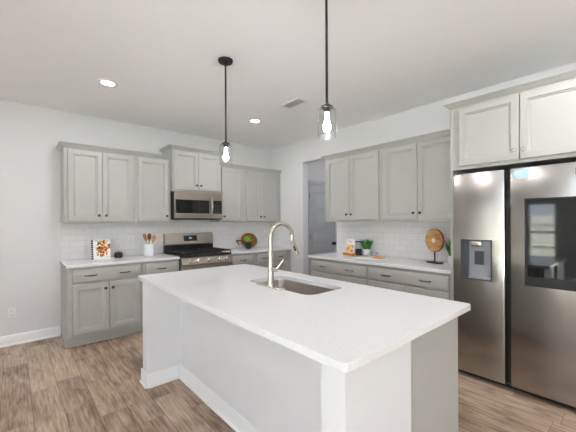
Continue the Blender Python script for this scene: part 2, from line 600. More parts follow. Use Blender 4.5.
# ------------------------------------------------------------------ passage door
dr = MB()
DX0, DX1, DZ = .30, 1.0, 2.035
dr.box(DX0, DX1, -.762, -.73, .01, DZ)
pz = [.16, .52, .88, 1.22, 1.56, 1.94]
for z0, z1 in zip(pz[:-1], pz[1:]):
    dr.rect_rings(DX0 + .10, DX1 - .10, z0 + .035, z1 - .035, [(0, -.762), (.002, -.772), (.012, -.772), (.022, -.764), (.05, -.764), (.065, -.771)])
d1 = struct('door_1', dr, M['door'], None, 'grey-white five-panel door inside the passage', 'door')
hg = MB()
for z in (.25, 1.10, 1.84):
    hg = MB().box(DX0 - .012, DX0 + .014, -.774, -.764, z - .045, z + .045, .002)
    hg.tube([(DX0 + .001, -.778, z - .045), (DX0 + .001, -.778, z + .045)], .006, 8)
    h = obj('hinge', hg, M['black'], d1)
hb = MB().lathe([(.032, 0), (.032, .008), (.012, .012), (.012, .03), (.022, .036), (.03, .05), (.028, .062), (.012, .07)], (DX1 - .065, -.764, .955), 16, axis='Y')
o = obj('door_knob', hb, M['black'], d1); o['label'] = 'black round knob'
tr = MB()
for x0, x1, z0, z1 in ((.262, DX0 - .008, 0, DZ + .075), (DX1 + .008, 1.075, 0, DZ + .075), (DX0 - .008, DX1 + .008, DZ + .012, DZ + .075)):
    tr.box(x0, x1, -.786, -.7705, z0, z1, .003)
struct('trim_1', tr, M['door'], None, 'door casing in the passage', 'trim')

# ------------------------------------------------------------------ cabinets
DOORT = .021


def door_front(x0, x1, z0, z1, yb):
    """recessed-panel door, back face at yb, facing -y"""
    f = yb - DOORT
    return MB().rect_rings(x0, x1, z0, z1, [(0, yb), (0, f + .004), (.004, f), (.050, f), (.0525, f + .008), (.063, f + .009), (.0665, f + .0155)])


def slab_front(x0, x1, z0, z1, yb):
    f = yb - DOORT
    return MB().rect_rings(x0, x1, z0, z1, [(0, yb), (0, f + .007), (.004, f + .003), (.012, f)])


def knob(parent, x, y, z, mt='pull'):
    kb = MB().lathe([(.009, -.001), (.006, .004), (.005, .012), (.013, .018), (.0155, .024), (.012, .029), (.004, .031)], (x, y, z), 14, axis='Y')
    obj('knob', kb, M[mt], parent)


def pull(parent, x, y, z, w=.105):
    pts = []
    for i in range(13):
        t = i / 12
        pts.append((x - w / 2 + w * t, y - .004 - .024 * math.sin(PI * t) ** .6, z))
    rs = [.0045 + .0025 * math.sin(PI * i / 12) for i in range(13)]
    mb = MB().tube(pts, rs, 8)
    for s in (-1, 1):
        mb.lathe([(.008, -.001), (.007, .006), (.004, .010)], (x + s * w / 2, y, z), 10, axis='Y')
    obj('handle', mb, M['pull'], parent)


def wall_cabinet(label, loc, rz, w, z0, z1, depth, doors, knobs, group=None, mt='pull'):
    t = thing('wall_cabinet', label, 'cabinet', loc, rz, group)
    body = MB()
    body.box(0, w, -depth + .019, -.002, z0, z1, .0015)
    # face frame, standing a touch proud, with a small lower lip
    body.box(0, w, -depth, -depth + .0185, z0 - .006, z1, .0015)
    obj('body', body, M['cab'], t)
    for (a, b_, c, d), kx in zip(doors, knobs):
        dd = obj('door', door_front(a, b_, c, d, -depth - .004), M['cab'], t)
        if kx is not None:
            knob(dd, kx, -depth - .004 - DOORT, c + .07, mt)
    return t


def crown(label, loc, rz, w, depth, z, h, out, left=True, right=True, group='crown mouldings on the cabinets'):
    prof = [(-.012, 0), (.003, 0), (.003, h * .10), (.010, h * .12), (out * .40, h * .36), (out * .72, h * .58), (out * .94, h * .84), (out, h * .86), (out, h), (-.012, h)]
    path = []
    L = 1 if left else 0
    R = 1 if right else 0
    rings = []
    if left: rings.append([(-o, -.002, z + q) for o, q in prof])
    rings.append([(-o * L if left else 0.0, -depth - o, z + q) for o, q in prof])
    rings.append([(w + (o if right else 0), -depth - o, z + q) for o, q in prof])
    if right: rings.append([(w + o, -.002, z + q) for o, q in prof])
    mb = MB().loft(rings, True, True, 0, False)
    o = obj('crown_moulding', mb, M['cab'])
    o.location = loc
    o.rotation_euler = (0, 0, rz)
    return tag(o, label, 'crown moulding', group)


UB, UT, UD = 1.372, 2.236, .33
# back wall uppers (local x = world x)
G = 'grey wall cabinets'
X = -3.225
wall_cabinet('grey two-door wall cabinet above the cookbook, at the left end of the back wall', (X, 0, 0), 0, .763, UB, UT, UD,
             [(.037, .381, UB + .018, UT - .012), (.385, .735, UB + .018, UT - .012)], [.345, .42], group=G)
wall_cabinet('grey single-door wall cabinet above the utensil crock, left of the microwave', (-2.461, 0, 0), 0, .458, UB, UT, UD,
             [(.028, .425, UB + .018, UT - .012)], [.392], group=G)
wall_cabinet('short grey two-door wall cabinet directly above the microwave', (-2.002, 0, 0), 0, .760, 1.812, 2.388, .385,
             [(.022, .376, 1.832, 2.374), (.381, .738, 1.832, 2.374)], [.345, .412], group=G)
wall_cabinet('grey single-door wall cabinet just right of the microwave', (-1.240, 0, 0), 0, .459, UB, UT, UD,
             [(.032, .40, UB + .018, UT - .012)], [.065], group=G)
wall_cabinet('narrow grey two-door wall cabinet in the room corner', (-.780, 0, 0), 0, .778, UB, UT, UD,
             [(.035, .345, UB + .018, UT - .012), (.349, .70, UB + .018, UT - .012)], [.312, .383], group=G)
crown('crown moulding on the cabinets left of the microwave', (X, 0, 0), 0, 1.2215, UD, UT + .0005, .058, .042, True, False)
crown('raised crown moulding on the cabinet over the microwave', (-2.002, 0, 0), 0, .760, .385, 2.3885, .050, .045, True, True)
crown('crown moulding on the cabinets between microwave and corner', (-1.2405, 0, 0), 0, 1.239, UD, UT + .0005, .058, .042, False, False)

# right wall uppers (local x runs towards the fridge)
wall_cabinet('grey two-door wall cabinet on the right wall beside the passage', (0, -1.72, 0), RB, .90, UB, UT, UD,
             [(.042, .434, UB + .022, UT - .012), (.440, .870, UB + .022, UT - .012)], [.400, .474], group=G)
wall_cabinet('grey two-door wall cabinet on the right wall beside the fridge panel', (0, -2.621, 0), RB, .91, UB, UT, UD,
             [(.042, .450, UB + .022, UT - .012), (.456, .868, UB + .022, UT - .012)], [.415, .490], group=G)
crown('crown moulding on the right wall cabinets beside the passage', (0, -1.72, 0), RB, 1.811, UD, UT + .0005, .058, .042, True, False)
# fridge surround
FP = -3.537
o = obj('side_panel', MB().box(-.655, -.002, FP - .022, FP, 0, 2.388, .002), M['cab'])
tag(o, 'tall grey end panel between the countertop and the fridge', 'panel')
wall_cabinet('grey two-door cabinet over the fridge', (0, FP - .0225, 0), RB, .945, 1.835, 2.388, .655,
             [(.058, .500, 1.857, 2.366), (.506, .925, 1.857, 2.366)], [.470, .537], group=G, mt='chrome')
crown('crown moulding on the cabinet over the fridge', (0, FP, 0), RB, .968, .657, 2.3885, .042, .042, True, True)
o = obj('side_panel', MB().box(-.655, -.002, FP - .9895, FP - .9685, 0, 2.388, .002), M['cab'])
tag(o, 'tall grey end panel on the far right of the fridge', 'panel')


def base_cabinet(label, loc, rz, w, drawers, doors, end_left=False, group='grey base cabinets'):
    """drawers: (x0,x1,z0,z1,[pull x]); doors: (x0,x1,z0,z1,knob x)"""
    t = thing('base_cabinet', label, 'cabinet', loc, rz, group)
    D = .605
    body = MB()
    body.box(0, w, -D + .019, -.004, .105, .8825, .001)
    body.box(0, w, -D, -D + .0185, .105, .8825, .0015)
    obj('body', body, M['cab'], t)
    k = MB().box(.0, w, -.535, -.52, 0, .104)
    if end_left:
        k.box(.0, .016, -.5195, -.004, 0, .104)
        k.box(-.012, 0, -.547, -.015, 0, .02, .003)
        k.box(-.012, w, -.547, -.5355, 0, .02, .003)
    obj('toe_kick', k, M['cab'], t)
    for (a, b_, c, d, px) in drawers:
        dd = obj('drawer', slab_front(a, b_, c, d, -D - .004), M['cab'], t)
        for q in px:
            pull(dd, q, -D - .004 - DOORT, (c + d) / 2)
    for (a, b_, c, d, kx) in doors:
        dd = obj('door', door_front(a, b_, c, d, -D - .004), M['cab'], t)
        knob(dd, kx, -D - .004 - DOORT, d - .068)
    return t


base_cabinet('grey base cabinet with one wide drawer and two doors at the left end', (X, 0, 0), 0, .763,
             [(.045, .735, .712, .858, [.215, .565])],
             [(.045, .395, .150, .693, .355), (.401, .735, .150, .693, .430)], True)
base_cabinet('narrow grey base cabinet between the two-door cabinet and the range', (-2.461, 0, 0), 0, .463,
             [(.035, .422, .712, .858, [.2285])], [(.035, .422, .150, .693, .075)])
base_cabinet('narrow grey base cabinet just right of the range', (-1.225, 0, 0), 0, .451,
             [(.035, .421, .712, .858, [.228])], [(.035, .421, .150, .693, .075)])
base_cabinet('grey two-door base cabinet in the room corner', (-.773, 0, 0), 0, .771,
             [(.035, .660, .712, .858, [.18, .52])], [(.035, .345, .150, .693, .31), (.351, .660, .150, .693, .386)])
base_cabinet('grey base cabinet on the right wall beside the passage', (0, -1.69, 0), RB, .93,
             [(.035, .905, .722, .852, [.25, .675])], [(.035, .466, .150, .703, .43), (.472, .905, .150, .703, .508)])
base_cabinet('grey base cabinet on the right wall beside the fridge panel', (0, -2.621, 0), RB, .915,
             [(.025, .880, .722, .852, [.235, .665])], [(.025, .447, .150, .703, .41), (.453, .880, .150, .703, .49)])


def countertop(label, poly, loc=(0, 0, 0), z0=.884, z1=.914, hole=None, ease=.003):
    bm = bmesh.new()
    def loop(pts):
        vs = [bm.verts.new((p[0], p[1], z1)) for p in pts]
        return [bm.edges.new((vs[i], vs[(i + 1) % len(vs)])) for i in range(len(vs))]
    es = loop(poly)
    if hole: es += loop(hole)
    bmesh.ops.triangle_fill(bm, use_beauty=True, use_dissolve=False, edges=es)
    for f in bm.faces:
        if f.normal.z < 0: f.normal_flip()
    r = bmesh.ops.extrude_face_region(bm, geom=bm.faces[:])
    for v in [g for g in r['geom'] if isinstance(g, bmesh.types.BMVert)]:
        v.co.z = z0
    mb = MB(); mb.bm.free(); mb.bm = bm
    o = obj('countertop', mb, M['quartz'], None, loc)
    md = o.modifiers.new('eased_edge', 'BEVEL'); md.width = ease; md.segments = 2; md.limit_method = 'ANGLE'; md.angle_limit = math.radians(60)
    return tag(o, label, 'countertop')


countertop('white quartz countertop left of the range, under the cookbook and crock', [(-3.238, -.637), (-1.997, -.637), (-1.997, -.0115), (-3.238, -.0115)])
countertop('white quartz countertop right of the range, under the oval board', [(-1.226, -.637), (-.002, -.637), (-.002, -.0115), (-1.226, -.0115)])
countertop('white quartz countertop on the right wall, under the wooden disc', [(-.637, FP + .002), (-.0115, FP + .002), (-.0115, -1.66), (-.637, -1.66)])

# tiled backsplash
o = struct('trim_2', MB().box(-3.225, -.0005, -.010, -.0005, .914, 1.371).box(-2.002, -1.242, -.010, -.0005, 1.371, 1.41), M['tile_x'], None,
           'white subway tile backsplash on the back wall', 'backsplash')
o = struct('trim_3', MB().box(-.010, -.0005, FP + .001, -1.665, .914, 1.371), M['tile_y'], None,
           'white subway tile backsplash on the right wall', 'backsplash')
o = struct('trim_4', MB().box(-.012, -.0005, -1.664, -1.650, .914, 1.371, .002), M['trim'], None,
           'white metal edge strip where the right wall tile ends', 'trim')

# ------------------------------------------------------------------ gas range
t = thing('gas_range', 'stainless gas range with black grates standing between the base cabinets', 'range', (-1.6115, 0, 0))
W2 = .3815
mb = MB().box(-W2, W2, -.64, -.012, .06, .905, .002)
obj('body', mb, M['darkplastic'], t)
mb = MB()
mb.prism([(-.64, .798), (-.700, .798), (-.704, .806), (-.676, .892), (-.64, .905)], 'X', -W2, W2)
cp = obj('control_panel', mb, M['steel_range'], t)
for i, x in enumerate((-.275, -.165, 0, .165, .275)):
    kb = MB().lathe([(.030, -.004), (.030, .006), (.025, .012), (.023, .038), (.018, .041)], (x, 0, 0), 18, axis='Y')
    kb.box(x - .004, x + .004, -.046, -.02, -.02, .02, .001)
    kb.transform(Matrix.Translation((0, -.691, .847)) @ Matrix.Rotation(math.radians(-18), 4, 'X'))
    obj('knob', kb, M['chrome'], cp)
mb = MB().box(-W2, W2, -.675, -.10, .9055, .922, .004)
obj('cooktop', mb, M['black'], t)
# burners and grates
for (bx_, by_, r_) in ((-.25, -.52, .05), (-.25, -.25, .042), (0, -.385, .055), (.25, -.52, .042), (.25, -.25, .036)):
    mb = MB().lathe([(r_ * 1.25, .9222), (r_ * 1.2, .930), (r_, .932), (r_, .942), (r_ * .8, .946), (.005, .946)], (bx_, by_, 0), 18)
    obj('burner', mb, M['iron'], t)
for gx in (-.25, 0, .25):
    mb = MB()
    x0, x1 = gx - .118, gx + .118
    y0, y1 = -.655, -.125
    for (a, b_) in (((x0, y0), (x1, y0)), ((x0, y1), (x1, y1)), ((x0, y0), (x0, y1)), ((x1, y0), (x1, y1)), ((x0, -.39), (x1, -.39)), ((gx, y0), (gx, y1)), ((x0, -.52), (x1, -.52)), ((x0, -.26), (x1, -.26))):
        xa, xb = sorted((a[0], b_[0])); ya, yb = sorted((a[1], b_[1]))
        mb.box(xa - .005, xb + .005, ya - .005, yb + .005, .952, .968, .002)
    for cx in (x0, x1):
        for cy in (y0, -.39, y1):
            mb.box(cx - .006, cx + .006, cy - .006, cy + .006, .9222, .956, .001)
    obj('grate', mb, M['iron'], t)
mb = MB().box(-W2, W2, -.098, -.014, .9055, 1.03, .002)
obj('backguard_base', mb, M['black'], t)
mb = MB().prism([(-.014, 1.031), (-.098, 1.031), (-.106, 1.045), (-.082, 1.196), (-.070, 1.204), (-.014, 1.204)], 'X', -W2, W2)
bg = obj('backguard', mb, M['steel_range'], t)
mb = MB().box(-.105, .105, -.003, .004, -.043, .043, .002)
mb.transform(Matrix.Translation((0, -.0952, 1.126)) @ Matrix.Rotation(math.radians(-10), 4, 'X'))
dp = obj('display', mb, M['blackglass'], bg)
mb = MB()
for i in range(3):
    mb.box(-.02 + i * .014, -.011 + i * .014, -.0045, -.0035, -.006, .012)
mb.transform(Matrix.Translation((0, -.0952, 1.126)) @ Matrix.Rotation(math.radians(-10), 4, 'X'))
obj('clock_digits', mb, M['display'], dp)
mb = MB().box(-W2, W2, -.685, -.641, .22, .790, .004).box(-.27, .27, -.6865, -.684, .33, .62, mi=1)
od = obj('oven_door', mb, [M['steel_range'], M['blackglass']], t)
mb = MB().tube([(-.33, -.686, .72), (-.33, -.735, .72), (.33, -.735, .72), (.33, -.686, .72)], .011, 10)
obj('handle', mb, M['chrome'], od)
obj('storage_drawer', MB().box(-W2, W2, -.683, -.641, .07, .214, .004), M['steel_range'], t)
for sx_ in (-.33, .33):
    for y_ in (-.6, -.06):
        obj('foot', MB().lathe([(.018, 0), (.018, .01), (.01, .062)], (sx_, y_, 0), 10), M['black'], t)

# ------------------------------------------------------------------ microwave
t = thing('microwave', 'stainless over-the-range microwave mounted below the short cabinet', 'microwave', (-1.6065, -.002, 1.408))
w2, dpt, hh = .3695, .375, .394
obj('body', MB().box(-w2, w2, -dpt, 0, 0, hh, .003), M['darkplastic'], t)
mb = MB()
F = -dpt - .001
mb.box(-w2, .205, F - .028, F, .02, hh, .004)
md_ = obj('door', mb, M['steel_range'], t)
obj('window', MB().box(-w2 + .012, .155, F - .0305, F - .0285, .092, .285, .001), M['blackglass'], md_)
pts = []
for i in range(11):
    q = i / 10
    pts.append((.183, F - .03 - .042 * math.sin(PI * q) ** .55, .055 + .285 * q))
mb = MB().tube(pts, [.011 + .006 * math.sin(PI * i / 10) for i in range(11)], 10)
obj('handle', mb, M['chrome'], md_)
mb = MB().box(.208, w2, F - .028, F, .02, hh, .004)
pn_ = obj('control_panel', mb, M['steel_range'], t)
mb = MB().box(.214, w2 - .006, F - .0305, F - .0285, .092, .285, .001)
kp = obj('keypad', mb, M['blackglass'], pn_)
mb = MB()
for r_ in range(6):
    for c_ in range(3):
        mb.box(.238 + c_ * .040, .262 + c_ * .040, F - .0316, F - .0306, .105 + r_ * .022, .117 + r_ * .022)
obj('key_print', mb, M['darkplastic'], kp)
mb = MB().box(.236, .345, F - .0316, F - .0306, .245, .272)
obj('clock_window', mb, M['gap'], kp)
obj('vent_grille', MB().box(-w2, w2, F - .02, F, .001, .018, .002), M['black'], t)

# ------------------------------------------------------------------ refrigerator
FX = -.680                # front of the doors
t = thing('refrigerator', 'stainless side-by-side refrigerator with a dark screen in its right door', 'refrigerator', (-.36, -4.016, 0))
R0 = Vector((-.36, -4.016, 0))


def local(mb):
    return mb.transform(Matrix.Translation(-R0))


YL0, YL1 = -3.567, -3.969      # left door
YR0, YR1 = -3.992, -4.468      # right door
ZB, ZT = .055, 1.787
obj('body', local(MB().box(-.605, -.03, YR1 + .004, YL0 - .004, .03, 1.765, .004)), M['darkplastic'], t)
obj('base_grille', local(MB().box(-.60, -.58, YR1 + .01, YL0 - .01, .002, .0295)), M['gap'], t)
obj('inner_gasket', local(MB().box(-.640, -.6055, YR1 + .006, YL0 - .006, .062, 1.775)), M['gap'], t)


def door_poly(y_out, y_in):
    # outline seen from above; y_in is the edge next to the other door
    s = 1 if y_in < y_out else -1            # direction from the outer to the inner edge is -s
    bk = -.6405
    return [(bk, y_out), (FX + .012, y_out), (FX + .003, y_out - s * .004), (FX, y_out - s * .014),
            (FX, y_in + s * .020), (FX + .004, y_in + s * .010), (FX + .030, y_in), (bk, y_in)]


def slab(poly, z0, z1, mb=None):
    mb = mb or MB()
    return mb.prism(poly, 'Z', z0, z1)


# left door, with the dispenser recess left open
DY0, DY1, DZ0, DZ1 = -3.632, -3.872, .868, 1.212
mb = MB()
pl = door_poly(YL0, YL1)
slab(pl, ZB, DZ0, mb)
slab(pl, DZ1, ZT, mb)
slab([(-.6405, YL0), (FX + .012, YL0), (FX + .003, YL0 - .004), (FX, YL0 - .014), (FX, DY0), (-.6405, DY0)], DZ0, DZ1, mb)
slab([(-.6405, DY1), (FX, DY1), (FX, YL1 + .020), (FX + .004, YL1 + .010), (FX + .030, YL1), (-.6405, YL1)], DZ0, DZ1, mb)
bmesh.ops.remove_doubles(mb.bm, verts=mb.bm.verts[:], dist=.0004)
ld = obj('left_door', local(mb), M['steel'], t)
# dispenser
mb = MB()
fr_ = .010
for y0, y1, z0, z1 in ((DY0 - fr_, DY0, DZ0, DZ1), (DY1, DY1 + fr_, DZ0, DZ1), (DY1 + fr_, DY0 - fr_, DZ1 - fr_, DZ1), (DY1 + fr_, DY0 - fr_, DZ0, DZ0 + fr_)):
    mb.box(FX - .002, -.6405, y0, y1, z0, z1)
ds = obj('water_dispenser', local(mb), M['darkplastic'], ld)
mb = MB().box(-.6445, -.6405, DY1 + fr_, DY0 - fr_, DZ0 + fr_, DZ1 - fr_)
obj('recess_back', local(mb), M['greyplastic'], ds)
mb = MB().box(FX + .004, -.645, DY0 - .058, DY0 - .0105, DZ0 + .0105, DZ1 - .0105, .002)
obj('side_cheek', local(mb), M['darkplastic'], ds)
mb = MB().box(FX - .010, -.646, -3.80, -3.715, DZ1 - .060, DZ1 - .011, .012, seg=3)
obj('spout', local(mb), M['chrome'], ds)
mb = MB().box(-.662, -.650, -3.805, -3.735, 1.00, 1.115, .003)
obj('paddle', local(mb), M['darkplastic'], ds)
mb = MB().box(FX + .002, -.646, DY1 + .012, DY0 - .06, DZ0 + .0102, DZ0 + .024, .002)
obj('drip_tray', local(mb), M['greyplastic'], ds)
# right door
mb = slab([(x, y) for x, y in door_poly(YR1, YR0)], ZB, ZT)
rd = obj('right_door', local(mb), M['steel'], t)
SY0, SY1, SZ0, SZ1 = -4.094, -4.445, .872, 1.545
mb = MB().box(FX - .006, FX - .0005, SY1, SY0, SZ0, SZ1, .002)
sc_ = obj('screen_frame', local(mb), M['gap'], rd)
mb = MB().box(FX - .0075, FX - .0062, SY1 + .014, SY0 - .018, SZ0 + .075, SZ1 - .014, .0006)
obj('glass_screen', local(mb), M['blackglass'], sc_)
mb = MB().box(FX - .0012, FX - .0004, -4.122, -4.024, 1.702, 1.772)
st = obj('energy_sticker', local(mb), M['label_blue'], rd); st['label'] = 'pale blue paper sticker'
mb = MB()
for i in range(4):
    mb.box(FX - .0019, FX - .0013, -4.112 + .01 * (i % 2), -4.034, 1.712 + i * .015, 1.716 + i * .015)
obj('sticker_print', local(mb), M['label_white'], st)
mb = MB().box(FX - .0012, FX - .0004, -4.45, -4.388, 1.695, 1.745)
lb = obj('dark_badge', local(mb), M['gap'], rd)
obj('handle_pocket', local(MB().box(FX + .016, -.6408, YR0 + .0015, YL1 - .0015, .9, 1.48)), M['gap'], t)
for y_ in (YL0 - .05, YR1 + .05):
    obj('hinge_cover', local(MB().box(-.65, -.52, y_ - .03, y_ + .03, 1.7655, 1.80, .004)), M['gap'], t)

# ------------------------------------------------------------------ island
IX0, IX1, IY0, IY1 = -2.858, -1.748, -4.078, -1.815
t = thing('kitchen_island', 'white-painted kitchen island base with a knee recess on its left side', 'island', (-2.3, -2.95, 0))
I0 = Vector((-2.3, -2.95, 0))
def iloc(mb): return mb.transform(Matrix.Translation(-I0))
IZ = .8835
KX0, KX1 = -2.548, -2.372
obj('end_wall', iloc(MB().box(-2.825, KX1, -4.045, -3.935, 0, IZ, .002)), M['island'], t)
obj('end_wall', iloc(MB().box(-2.825, KX1, -1.985, -1.850, 0, IZ, .002)), M['island'], t)
obj('knee_wall', iloc(MB().box(KX0, KX1, -3.9345, -1.9855, 0, IZ)), M['island'], t)
cb_ = MB().box(KX1 + .0005, -1.800, -4.020, -1.870, .105, IZ - .0005, .0015).box(KX1 + .0005, -1.86, -4.020, -1.870, 0, .1045)
# leave the sink bay open inside
bodyo = None
mb = MB()
CX0, CX1, CY0, CY1 = KX1 + .0005, -1.800, -4.022, -1.868
mb.box(CX0, CX1, CY0, CY0 + .018, 0, IZ - .0005, .001)
mb.box(CX0, CX1, CY1 - .018, CY1, 0, IZ - .0005, .001)
mb.box(CX0, CX1, CY0 + .0185, CY1 - .0185, .10, .118)
mb.box(CX1 - .07, CX1 - .055, CY0 + .0185, CY1 - .0185, 0, .0995)
mb.box(CX1 - .018, CX1, CY0 + .0185, CY1 - .0185, .1185, IZ - .0005)
cb_.bm.free()
obj('cabinet_body', iloc(mb), M['cab'], t)
for i, (a, b_) in enumerate(((-4.0, -3.46), (-3.44, -2.98), (-2.97, -2.51), (-2.49, -1.89))):
    df = MB().rect_rings(a, b_, .15, .86, [(0, 0), (0, -.016), (.004, -.02), (.05, -.02), (.054, -.015), (.063, -.014), (.068, -.0095)])
    # turn to face +x
    df.transform(Matrix.Translation((CX1 + .001, 0, 0)) @ Matrix(((0, -1, 0, 0), (1, 0, 0, 0), (0, 0, 1, 0), (0, 0, 0, 1))))
    dd = obj('door', iloc(df), M['cab'], t)
    kb = MB().lathe([(.009, -.001), (.006, .004), (.005, .012), (.013, .018), (.0155, .024), (.004, .031)], (CX1 + .021, b_ - .04, .79), 12, axis='X')
    obj('knob', iloc(kb), M['chrome'], dd)
# baseboard around the recess
BH, BT = .118, .013
mb = MB()
def bbx(x0, x1, y0, y1, dx, dy):
    mb.box(x0, x1, y0, y1, 0, BH, .004)
    # shoe moulding
    sx0, sx1, sy0, sy1 = x0, x1, y0, y1
    if dx < 0: sx0, sx1 = x0 - .013, x0 + .001
    if dx > 0: sx0, sx1 = x1 - .001, x1 + .013
    if dy < 0: sy0, sy1 = y0 - .013, y0 + .001
    if dy > 0: sy0, sy1 = y1 - .001, y1 + .013
    mb.box(sx0, sx1, sy0, sy1, 0, .02, .005)
e_ = .0006
bbx(-2.825 - BT, -2.825 - e_, -1.985 - BT, -1.850 + BT, -1, 0)            # far wing, outer end
bbx(-2.8255, KX0 - BT, -1.985 - BT, -1.985 - e_, 0, -1)                    # far wing, recess side
bbx(KX0 - BT, KX0 - e_, -3.935 + BT, -1.985 - BT, -1, 0)                   # knee wall
bbx(-2.8255, KX0 - BT, -3.935 + e_, -3.935 + BT, 0, 1)                     # near wing, recess side
bbx(-2.825 - BT, -2.825 - e_, -4.045 - BT, -3.935 + BT, -1, 0)            # near wing, outer end
bbx(-2.8255, KX1, -4.045 - BT, -4.045 - e_, 0, -1)                         # near wing, front
bbx(-2.8255, KX1, -1.850 + e_, -1.850 + BT, 0, 1)                          # far wing, back
o = obj('baseboard', iloc(mb), M['trim'], t); o['label'] = 'white baseboard with shoe moulding'
for y0, y1 in ((-4.058, -3.922), (-1.998, -1.838)):
    mb = MB()
    mb.box(-2.838, KX0 - .002, y0, y0 + .0125, IZ - .012, IZ, .002)
    mb.box(-2.838, KX0 - .002, y1 - .0125, y1, IZ - .012, IZ, .002)
    mb.box(-2.838, -2.8256, y0 + .013, y1 - .013, IZ - .012, IZ, .002)
    obj('cap_trim', iloc(mb), M['island'], t)

SX0, SX1, SYA, SYB = -2.285, -1.925, -3.335, -2.650
countertop('large white quartz top of the kitchen island with the sink cut-out', rounded_rect(IX0, IX1, IY0, IY1, .028, 6),
           hole=list(reversed(rounded_rect(SX0, SX1, SYA, SYB, .07, 6))), ease=.005)

# sink
t = thing('kitchen_sink', 'undermount stainless sink set into the island top', 'sink', ((SX0 + SX1) / 2, (SYA + SYB) / 2, .69))
c0 = Vector(t.location)
def ring(ins, z, r): return [(p[0] - c0.x, p[1] - c0.y, z - c0.z) for p in rounded_rect(SX0 + ins, SX1 - ins, SYA + ins, SYB - ins, r, 6)]
mb = MB()
mb.loft([ring(-.022, .882, .08), ring(-.022, .8832, .08), ring(-.003, .8832, .072), ring(-.001, .875, .07), ring(.006, .72, .065), ring(.016, .703, .06), ring(.04, .700, .045)], True, False)
b0 = ring(.04, .700, .045)
b1 = [(p[0] * .12, p[1] * .065, .692 - c0.z) for p in b0]
mb.loft([b0, b1], True, True)
sk = obj('basin', mb, M['sinksteel'], t, sharp=50)
sm = sk.modifiers.new('shell', 'SOLIDIFY'); sm.thickness = .0012; sm.offset = -1
mb = MB().lathe([(.045, .6935 - c0.z), (.045, .6985 - c0.z), (.034, .6985 - c0.z), (.030, .695 - c0.z), (.004, .695 - c0.z)], (0, 0, 0), 20)
obj('drain', mb, M['chrome'], t)

# faucet
t = thing('kitchen_faucet', 'tall brushed nickel gooseneck pull-down faucet beside the island sink', 'faucet', (-2.293, -2.964, .9142))
pl_ = rounded_rect(-.028, .028, -.155, .155, .027, 6)
mb = MB().loft([[(p[0], p[1], 0) for p in pl_], [(p[0], p[1], .006) for p in pl_], [(p[0] * .9, p[1] * .985, .009) for p in pl_]], True, True)
obj('base_plate', mb, M['nickel'], t)
mb = MB().lathe([(.027, .009), (.026, .02), (.0235, .06), (.0225, .115), (.0205, .165), (.0175, .20), (.0145, .225)], (0, 0, 0), 20)
obj('body', mb, M['nickel'], t)
pts = [(0, 0, .19), (0, 0, .25), (0, 0, .31)]
RR, sx_ = .096, .26
for i in range(0, 15):
    a = PI - (PI * 1.07) * i / 14
    pts.append((RR + RR * math.cos(a), -.012 * i / 14, .351 + RR * math.sin(a)))
sp_ = obj('spout', MB().tube(pts, .0145, 14), M['nickel'], t)
end = Vector(pts[-1]); dirn = (Vector(pts[-1]) - Vector(pts[-2])).normalized()
dirn = Vector((.40, -.05, -1)).normalized()
q0 = end - dirn * .002
mb = MB().tube([q0, q0 + dirn * .004, q0 + dirn * .035, q0 + dirn * .10, q0 + dirn * .125, q0 + dirn * .128], [.0145, .0155, .0165, .0185, .0205, .018], 16)
sh = obj('spray_head', mb, M['nickel'], t)
mb = MB().tube([q0 + dirn * .128, q0 + dirn * .131], [.016, .015], 14)
obj('nozzle', mb, M['darkplastic'], sh)
mb = MB().tube([q0 + dirn * .055 + Vector((-.012, -.014, 0)), q0 + dirn * .095 + Vector((-.013, -.015, 0))], .006, 8)
obj('spray_button', mb, M['black'], sh)
mb = MB().tube([(0, -.016, .128), (.0, -.040, .128), (.0, -.066, .128)], [.0165, .0165, .0155], 14)
hd = obj('handle_hub', mb, M['nickel'], t)
mb = MB().tube([(.002, -.055, .130), (.012, -.068, .146), (.028, -.082, .174), (.042, -.092, .200)], [.0075, .0065, .0055, .005], 10)
obj('lever', mb, M['nickel'], hd)

# ------------------------------------------------------------------ pendant lamps
def pendant(label, x, y):
    t = thing('pendant_lamp', label, 'lamp', (x, y, CEIL), 0, 'pendant lamps over the island')
    H0 = -.885
    obj('canopy', MB().lathe([(.062, -.0005), (.062, -.012), (.055, -.022), (.02, -.026), (.012, -.036)], (0, 0, 0), 24), M['bronze'], t)
    obj('rod', MB().tube([(0, 0, -.034), (0, 0, -.40), (0, 0, -.69)], .0075, 10), M['bronze'], t)
    obj('socket_cap', MB().lathe([(.010, -.688), (.014, -.694), (.036, -.706), (.036, -.714), (.019, -.716), (.017, -.740), (.006, -.740)], (0, 0, 0), 20), M['bronze'], t)
    mb = MB().lathe([(.022, -.7165), (.049, -.7175), (.0530, -.721), (.0535, -.728), (.0535, H0 + .004), (.0525, H0), (.0505, H0 + .003), (.0505, -.730), (.049, -.724), (.022, -.7215)], (0, 0, 0), 28, closed=True)
    obj('glass_shade', mb, M['glass'], t)
    mb = MB().lathe([(.005, -.7405), (.010, -.741), (.010, -.765), (.012, -.785), (.019, -.808), (.0225, -.824), (.020, -.838), (.012, -.847), (.003, -.850)], (0, 0, 0), 18)
    obj('bulb', mb, M['bulb'], t)


pendant('clear glass pendant lamp hanging over the far end of the island', -2.306, -2.375)
pendant('clear glass pendant lamp hanging over the near end of the island', -2.300, -3.505)


